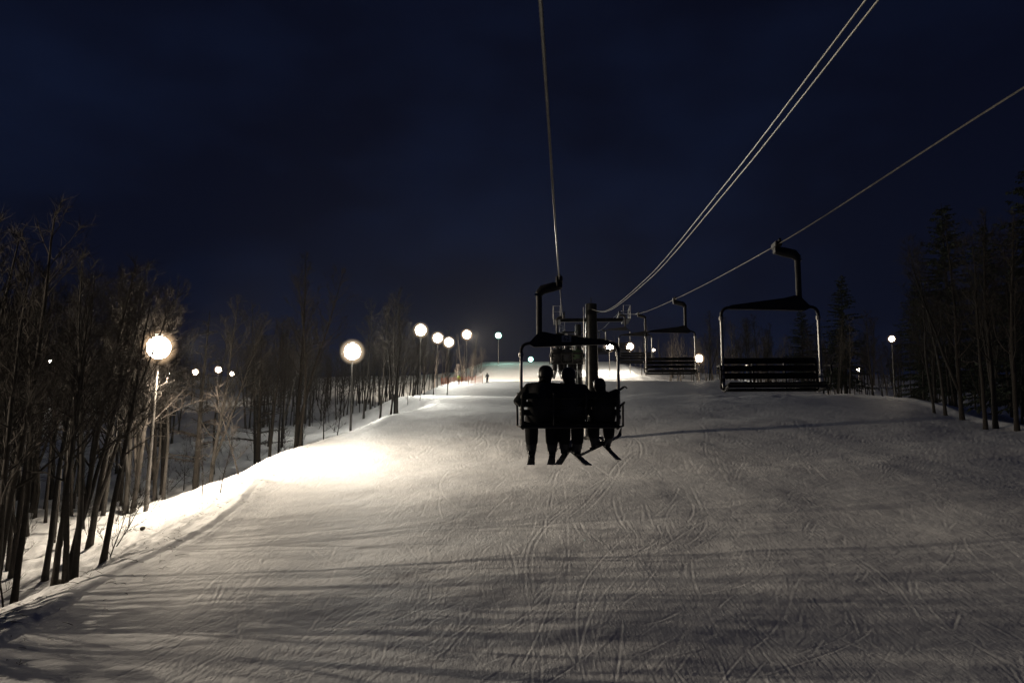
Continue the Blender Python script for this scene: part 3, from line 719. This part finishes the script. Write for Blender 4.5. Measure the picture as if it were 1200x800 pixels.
# ------------------------------------------------------------------ chairs
def arc(c, r, a0, a1, n=5):
    return [(c[0] + r * math.cos(R(a0 + (a1 - a0) * i / n)), 0, c[1] + r * math.sin(R(a0 + (a1 - a0) * i / n))) for i in range(n + 1)]
XL, XR = -.68, 1.02; XC = .17
def make_chair(number=None):
    c = empty('lift_chair')
    g = MB().box((0, 0, .0), (.12, .34, .10), bev=.015).box((0, 0, -.09), (.10, .18, .12), bev=.01); g.tube([(0, -.16, .03), (0, -.26, .05)], .025, 6).tube([(0, .16, .03), (0, .26, .05)], .025, 6)
    g.build('grip', M['dark'], c)
    h = MB(); h.tube([(.02, 0, -.1), (-.10, 0, -.12), (-.30, 0, -.17), (-.37, 0, -.25)], [.065, .085, .085, .07], 10)
    h.tube([(-.36, 0, -.2), (-.36, 0, -1.05)], .052, 12); h.build('hanger', M['dark'], c, True)
    MB().box((-.42, -.03, -.26), (.03, .05, .05)).build('bolt', M['steel'], c)
    poly = [(-.56, -1.14), (-.50, -1.08), (-.36, -.93), (-.26, -.93), (-.1, -.97), (.85, -1.09), (.92, -1.14), (.85, -1.16), (.1, -1.18), (-.45, -1.2)]
    MB().prism(poly[::-1], -.05, .05).build('crossbar', M['dark'], c)
    pl = MB().box((.12, -.058, -1.06), (.17, .012, .11), bev=.003).build('number_plate', M['plate'], c)
    if number:
        cu = bpy.data.curves.new('digits', 'FONT'); cu.body = number; cu.size = .11; cu.extrude = .002; cu.align_x = 'CENTER'; cu.align_y = 'CENTER'
        tmp = bpy.data.objects.new('digits', cu); me = bpy.data.meshes.new_from_object(tmp); bpy.data.objects.remove(tmp)
        me.materials.clear(); me.materials.append(M['digit'])
        d = link('digits', me, pl, (.12, -.067, -1.06)); d.rotation_euler = (R(90), 0, 0)
    for s, x, xs in ((-1, XL, -.5), (1, XR, .86)):
        r = .13; cxn = x - s * r
        top = [(xs, 0, -1.13)] + (arc((cxn, -1.13 - r), r, 90, 180 if s < 0 else 0, 5))
        MB().tube(top + [(x, 0, -1.34)], .029, 10).build('bail_corner', M['dark'], c, True)
        MB().tube([(x, 0, -1.34), (x, 0, -2.44), (x, .03, -2.56)], .027, 10).build('bail_tube', M['steel'], c, True)
        MB().lathe([(.045, 0), (.045, .06)], (x, 0, -1.36), 10).build('clamp', M['steel'], c)
        for zz, hh in ((-2.28, .035), (-2.34, .03), (-2.46, .06)):
            MB().lathe([(.036, 0), (.036, hh)], (x, 0, zz), 10).build('reflective_band', M['tape'] if s < 0 else M['dark'], c)
        # side frame and arm loop
        MB().tube([(x - s * .03, -.20, -2.05), (x - s * .03, -.13, -2.55), (x - s * .03, -.05, -2.62), (x - s * .03, .38, -2.56)], .028, 8).build('side_frame', M['dark'], c, True)
        MB().tube([(x + s * .02, -.17, -2.24), (x + s * .09, -.05, -2.18), (x + s * .09, .28, -2.20), (x + s * .09, .33, -2.32), (x + s * .08, .20, -2.58), (x, .0, -2.60)], .019, 8).build('armrest', M['dark'], c, True)
    sw = XR - XL - .06
    bs = MB().box((0, 0, 0), (sw, .028, .105), bev=.008).mesh('back_slat', M['slat'], False)
    for k, z in enumerate((-2.07, -2.21, -2.35)):
        o = link('back_slat', bs, c, (XC, -.205 + .055 * k, z)); o.rotation_euler = (R(-14), 0, 0)
    ss = MB().box((0, 0, 0), (sw, .085, .028), bev=.008).mesh('seat_slat', M['slat'], False)
    for k in range(5):
        link('seat_slat', ss, c, (XC, -.07 + .105 * k, -2.545 + .010 * k))
    MB().tube([(XL, -.12, -2.60), (XR, -.12, -2.60)], .03, 10).build('seat_rail', M['dark'], c, True)
    MB().tube([(XL + .03, .36, -2.57), (XR - .03, .36, -2.57)], .024, 8).build('front_rail', M['dark'], c, True)
    for x in (XC - .28, XC + .28):
        MB().tube([(x, -.235, -2.02), (x, -.15, -2.45), (x, -.12, -2.60)], .018, 6).build('back_strut', M['dark'], c, True)
    return c
CG = 'chairs hanging on the lift'
ch1 = make_chair('62'); ch1.location = upos(14.5); ch1.rotation_euler.z = HEAD; tag(ch1, 'nearest uphill lift chair, carrying three riders seen from behind', 'lift chair', CG)
proto = make_chair()
def put(o, p, rz, lab): o.location = p; o.rotation_euler = (0, 0, rz); tag(o, lab, 'lift chair', CG)
put(proto, dpos(14.6), HEAD + math.pi, 'nearest empty lift chair coming down on the right')
for y, lab in ((28.6, 'second empty lift chair coming down, half the size of the nearest'), (43, 'third empty lift chair coming down, hung over the floodlights'), (57.5, 'fourth empty lift chair coming down, just right of the lift tower'),
               (86, 'fifth empty lift chair coming down, beyond the lift tower'), (101, 'sixth and farthest empty lift chair coming down beyond the lift tower')):
    put(copy_tree(proto), dpos(y), HEAD + math.pi, lab)
ch2 = copy_tree(proto); put(ch2, upos(43.5), HEAD, 'far uphill lift chair with riders, seen past the nearest riders')
put(copy_tree(proto), upos(101), HEAD, 'farthest uphill lift chair, almost hidden behind the far riders')

# ------------------------------------------------------------------ people
BULK = [1.3]
def skin_mesh(name, joints, edges, m, levels=2, root=0):
    idx = {k: i for i, k in enumerate(joints)}
    me = bpy.data.meshes.new(name); me.from_pydata([joints[k][0] for k in joints], [(idx[a], idx[b]) for a, b in edges], [])
    o = bpy.data.objects.new(name, me); COL.objects.link(o)
    sk = o.modifiers.new('Skin', 'SKIN'); sk.use_smooth_shade = True
    for i, k in enumerate(joints):
        r = joints[k][1]; v = me.skin_vertices[0].data[i]; r = tuple(q * BULK[0] for q in r) if hasattr(r, '__len__') else (r * BULK[0],) * 2; v.radius = r; v.use_root = (i == root)
    o.modifiers.new('Sub', 'SUBSURF').levels = levels
    bpy.context.view_layer.update(); dg = bpy.context.evaluated_depsgraph_get()
    res = bpy.data.meshes.new_from_object(o.evaluated_get(dg)); res.name = name
    bpy.data.objects.remove(o); res.materials.clear(); res.materials.append(m)
    res.polygons.foreach_set('use_smooth', [True] * len(res.polygons)); return res
def glove(parent, p, dirv, s, m, curl=.9):
    d = Vector(dirv).normalized(); side = d.cross(Vector((0, 0, 1)))
    side = side.normalized() if side.length > .1 else Vector((1, 0, 0)); nrm = side.cross(d).normalized()
    p = Vector(p); mb = MB()
    rot = Matrix((side, d, nrm)).transposed()
    mb.box(p + d * .045 * s, (.085 * s, .10 * s, .038 * s), rot, bev=.012 * s)
    for i, (ox, ln) in enumerate(((-.033, .075), (-.011, .085), (.011, .08), (.033, .062))):
        a = p + d * .09 * s + side * ox * s; b = a + (d * .6 - nrm * curl * .5) * ln * s * .5; c = b + (d * .1 - nrm * curl) * ln * s * .5
        mb.tube([a, b, c], [.0125 * s, .0115 * s, .009 * s], 6)
    a = p + d * .02 * s + side * -.045 * s; b = a + (side * -.6 + d * .7) * .04 * s; mb.tube([a, b, b + (d * .8 - nrm * .4) * .03 * s], [.014 * s, .012 * s, .01 * s], 6)
    mb.build('glove', m, parent, True)
def rider(loc, s, jm, pm, label, arms, head=(0, 0), legs=((-.13, .0), (.13, .0)), gear='ski', group='riders on the nearest lift chair', rz=HEAD, hood=False, shoulder=1.0, seatw=.1, splay=((0, 0), (0, 0)), lean=0, knee=.40, foot_drop=.48):
    """seated rider, origin on the seat, facing +y"""
    t = empty('person', loc, rz); tag(t, label, 'person', group)
    sh = .185 * s * shoulder; hx, hy = head
    J = {'pelvis': ((0, 0, .10 * s), (.155 * s, .125 * s)), 'belly': ((lean * .3, -.01 * s, .24 * s), (.145 * s, .12 * s)), 'chest': ((lean * .7, -.01 * s, .40 * s), (.165 * s, .125 * s)),
         'neckb': ((lean + hx * .2, 0, .52 * s), (.085 * s, .08 * s)), 'neck': ((lean + hx * .6, .015 * s, .585 * s), .06 * s), 'head': ((lean + hx, .03 * s + hy, .68 * s), (.088 * s, .098 * s)), 'crown': ((lean + hx, .03 * s + hy, .755 * s), (.07 * s, .08 * s))}
    E = [('pelvis', 'belly'), ('belly', 'chest'), ('chest', 'neckb'), ('neckb', 'neck'), ('neck', 'head'), ('head', 'crown')]
    for i, sx in enumerate((-1, 1)):
        el, ha = arms[i]
        J[f'sh{i}'] = ((lean + sx * sh, 0, .475 * s), .085 * s); J[f'el{i}'] = (tuple(Vector(el) * s), .062 * s); J[f'wr{i}'] = (tuple(Vector(ha) * s), .045 * s)
        E += [('chest', f'sh{i}'), (f'sh{i}', f'el{i}'), (f'el{i}', f'wr{i}')]
        kx, fy = legs[i]; kx *= s
        J[f'hip{i}'] = ((sx * seatw * s, .06 * s, .075 * s), .1 * s); J[f'kn{i}'] = ((kx, knee * s, .05 * s), .088 * s)
        J[f'ca{i}'] = ((kx, (knee + .03) * s, -.14 * s), .088 * s); J[f'an{i}'] = ((kx + fy * .5, (knee + .05) * s, -foot_drop * .8 * s), .078 * s)
        E += [('pelvis', f'hip{i}'), (f'hip{i}', f'kn{i}'), (f'kn{i}', f'ca{i}'), (f'ca{i}', f'an{i}')]
    body = skin_mesh('body', J, E, jm); bo = link('body', body, t)
    # trousers: same figure from the hips down
    me = body; me.materials.append(pm)
    for p in me.polygons:
        c = p.center
        if c.z < .13 * s and not (abs(c.x) > .3 * s and c.y < .2 * s): p.material_index = 1
    # helmet, goggles, nose
    hc = Vector((lean + hx, .03 * s + hy, .715 * s))
    hm = MB()
    prof = [(.001, .125), (.05, .118), (.09, .09), (.113, .045), (.12, -.005), (.116, -.05), (.10, -.065)]
    hm.lathe([(r * s, z * s) for r, z in prof][::-1], hc, 18)
    hm.v = [(v[0], hc.y + (v[1] - hc.y) * 1.14, v[2]) for v in hm.v]
    hm.build('helmet', M['helmet'] if not hood else jm, t, True)
    gg = MB().box(hc + Vector((0, .108 * s, -.035 * s)), (.15 * s, .045 * s, .07 * s), bev=.015 * s).build('goggles', M['goggle'], t)
    MB().tube([hc + Vector((0, .085 * s, -.07 * s)), hc + Vector((0, .122 * s, -.10 * s)), hc + Vector((0, .095 * s, -.11 * s))], [.012 * s, .016 * s, .012 * s], 6).build('nose', M['skin'], t, True)
    for i in (0, 1): 
        el, ha = arms[i]; glove(t, Vector(ha) * s, Vector(ha) - Vector(el), s * 1.15, M['boot'])
    for i, sx in enumerate((-1, 1)):
        kx, fy = legs[i]; kx *= s; a = Vector((kx + fy * .5, (knee + .05) * s, -foot_drop * .62 * s)); yaw, roll = splay[i]
        q = Matrix.Rotation(yaw, 3, 'Z') @ Matrix.Rotation(roll, 3, 'X')
        def T(v): return a + q @ (Vector(v) * s)
        bt = MB(); bt.tube([T((0, -.005, .05)), T((0, -.01, -.07)), T((0, 0, -.15))], [.086 * s, .084 * s, .074 * s], 10)
        bt.tube([T((0, -.07, -.165)), T((0, .02, -.15)), T((0, .12, -.17)), T((0, .20, -.185))], [.056 * s, .07 * s, .06 * s, .04 * s], 10)
        b = bt.build('ski_boot', M['boot'], t, True)
        bk = MB()
        for zz in (.0, -.06, -.12): bk.box(T((sx * .084, .0, zz)), (.012 * s, .05 * s, .014 * s), q)
        bk.build('buckle', M['buckle'], b)
        if gear == 'ski':
            L0 = 1.42 * s; pts = []
            sk = MB(); nseg = 14; base = len(sk.v)
            for k in range(nseg + 1):
                u = -.42 + k / nseg; yy = u * L0; zz = -.222 + (max(0, u - .48) * 1.3) ** 1.5 * 3 + max(0, -.38 - u) * .3
                wd = (.050 + .012 * abs(u * 2) ** 2) if k < nseg - 1 else (.045 if k == nseg - 1 else .012)
                for x_, z_ in ((-wd, zz - .008), (wd, zz - .008), (wd, zz + .008), (-wd, zz + .008)): sk.v.append(tuple(T((x_, yy / s + .06, z_))))
            for k in range(nseg):
                for j in range(4): sk.f.append((k * 4 + j, k * 4 + (j + 1) % 4, k * 4 + 4 + (j + 1) % 4, k * 4 + 4 + j))
            sk.f += [(3, 2, 1, 0), tuple(nseg * 4 + j for j in range(4))]
            so = sk.build('ski', M['ski'], t)
            MB().box(T((0, .22, -.195)), (.05 * s, .07 * s, .03 * s), q).box(T((0, -.11, -.195)), (.05 * s, .09 * s, .04 * s), q).build('binding', M['boot'], so)
    return t
def seat_world(chair, x, z=-2.50, y=-.02):
    bpy.context.view_layer.update(); return chair.matrix_world @ Vector((x, y, z))
rider(seat_world(ch1, -.34), 1.17, M['jacket'], M['pants'], 'adult rider on the left of the nearest chair, in black, one elbow stuck out',
      [((-.36, .02, .26), (-.30, .20, .40)), ((.33, .08, .30), (.22, .34, .22))], head=(.03, 0), legs=((-.155, 0), (.16, 0)), seatw=.12, gear='ski', splay=((.02, .25), (-.02, .25)), lean=.06, shoulder=1.25)
rider(seat_world(ch1, .20), 1.13, M['navy'], M['pants'], 'middle rider on the nearest chair, wearing a dark jacket, skis splayed below',
      [((-.30, .05, .26), (-.20, .34, .18)), ((.31, .05, .27), (.22, .34, .20))], head=(-.05, .02), legs=((-.12, 0), (.09, 0)), splay=((-.22, .30), (.36, .32)))
BULK[0] = 1.5
rider(seat_world(ch1, .74), .90, M['jacket'], M['pants'], 'small child on the right of the nearest chair, arm stretched out to grip the bar',
      [((-.34, .06, .50), (-.30, .28, .44)), ((.22, .02, .52), (.33, .02, .60))], head=(-.05, 0), legs=((-.17, 0), (.13, 0)), splay=((-.75, .30), (.5, .5)))
BULK[0] = 1.35
FR = 'riders on the far lift chair'
rider(seat_world(ch2, -.34), 1.2, M['jacket'], M['pants'], 'left rider on the far chair, in black, seen between the nearest riders', [((-.3, .05, .26), (-.2, .3, .2)), ((.3, .05, .27), (.2, .3, .2))], group=FR, splay=((.1, -.2), (-.1, -.2)))
rider(seat_world(ch2, .18), 1.15, M['navy'], M['pants'], 'middle rider on the far chair, in dark clothes above the nearest middle rider', [((-.3, .05, .26), (-.2, .3, .2)), ((.3, .05, .27), (.2, .3, .2))], group=FR, splay=((.1, -.2), (-.1, -.2)))
rider(seat_world(ch2, .70), 1.1, M['green'], M['pants'], 'right rider on the far chair, in a green jacket next to the lift tower', [((-.3, .05, .26), (-.2, .3, .2)), ((.3, .05, .27), (.2, .3, .2))], group=FR, splay=((.1, -.2), (-.1, -.2)))

def stander(p, s, jm, pm, label, rz=0):
    t = empty('person', p, rz); tag(t, label, 'person')
    J = {'pelvis': ((0, 0, .92), (.15, .12)), 'chest': ((0, .03, 1.3), (.17, .12)), 'neck': ((0, .03, 1.5), .06), 'head': ((0, .05, 1.62), (.09, .1)), 'top': ((0, .05, 1.7), .07)}
    E = [('pelvis', 'chest'), ('chest', 'neck'), ('neck', 'head'), ('head', 'top')]
    for i, sx in enumerate((-1, 1)):
        J[f's{i}'] = ((sx * .2, .02, 1.4), .08); J[f'e{i}'] = ((sx * .32, .0, 1.14), .06); J[f'w{i}'] = ((sx * .3, .2, 1.0), .05)
        J[f'h{i}'] = ((sx * .1, 0, .85), .095); J[f'k{i}'] = ((sx * .13, .06, .48), .07); J[f'a{i}'] = ((sx * .14, -.02, .1), .055); J[f'f{i}'] = ((sx * .15, .14, .05), .05)
        E += [('chest', f's{i}'), (f's{i}', f'e{i}'), (f'e{i}', f'w{i}'), ('pelvis', f'h{i}'), (f'h{i}', f'k{i}'), (f'k{i}', f'a{i}'), (f'a{i}', f'f{i}')]
    me = skin_mesh('body', J, E, jm); me.materials.append(pm)
    for pl in me.polygons:
        if pl.center.z < .88: pl.material_index = 1
    link('body', me, t)
    MB().lathe([(.10, -.04), (.12, .02), (.11, .08), (.06, .13), (.01, .14)], (0, .05, 1.65), 14).build('helmet', M['helmet'], t, True)
    for sx in (-1, 1):
        glove(t, (sx * .3, .2, 1.0), (0, .6, -.6), 1.1, M['boot'])
        MB().box((sx * .15, .1, .015), (.09, 1.6, .02), bev=.004).build('ski', M['ski'], t)
    t.scale = (s, s, s)
p = hit(571, 448.5); stander(p, 1.05, M['jacket'], M['pants'], 'lone skier in black standing on the snow at the foot of the upper slope', 2.6)
p = hit(538, 450.0); stander(p, .95, M['hivis'], M['pants'], 'person in a yellow green vest standing by the orange netting', .6)

# orange safety netting
def netting():
    pts = [hit(px, py) for px, py in ((517, 452), (524, 451.5), (532, 451), (541, 450.6), (549, 450.2), (557, 449.6), (565.5, 449))]
    t = empty('safety_fence', pts[0]); tag(t, 'orange safety netting strung on stakes below the upper slope', 'fence')
    for p in pts:
        g = gz(p.x, p.y); q = Vector((p.x, p.y, g)) - pts[0]
        MB().tube([q + Vector((0, 0, -.2)), q + Vector((0, 0, 1.7))], .04, 6).build('stake', M['orange'], t)
    for a, b in zip(pts, pts[1:]):
        mb = MB(); a2 = Vector((a.x, a.y, gz(a.x, a.y))) - pts[0]; b2 = Vector((b.x, b.y, gz(b.x, b.y))) - pts[0]; up = Vector((0, 0, 1))
        nd = (b2 - a2).cross(up).normalized() * .008
        for k in range(9):
            z = .15 + k * .15; mb.tube([a2 + up * z, (a2 + b2) / 2 + up * (z - .04), b2 + up * z], .022, 4)
        nn_ = max(4, int((b2 - a2).length / .22))
        for k in range(nn_): q = a2.lerp(b2, (k + .5) / nn_); mb.tube([q + up * .12, q + up * 1.35], .018, 4)
        mb.build('net_panel', M['orange'], t)
netting()

# ------------------------------------------------------------------ cold night air
def haze():
    x, y0, y1, z0, z1 = 930, -930, 930, -40, 80
    me = bpy.data.meshes.new('haze'); mb = MB().box((0, 0, (z0 + z1) / 2), (2 * x, y1 - y0, z1 - z0))
    me.from_pydata(mb.v, [], mb.f)
    m = bpy.data.materials.new('night_air'); m.use_nodes = True; t = m.node_tree; nn = t.nodes
    for n in list(nn): nn.remove(n)
    o = nn.new('ShaderNodeOutputMaterial'); v = nn.new('ShaderNodeVolumePrincipled'); v.inputs['Color'].default_value = (.9, .92, .95, 1); v.inputs['Density'].default_value = .0001
    v.inputs['Anisotropy'].default_value = .3
    t.links.new(v.outputs[0], o.inputs['Volume']); me.materials.append(m)
    ob = link('haze', me); tag(ob, 'thin frosty night air glowing around the lamps', kind='stuff')
haze()
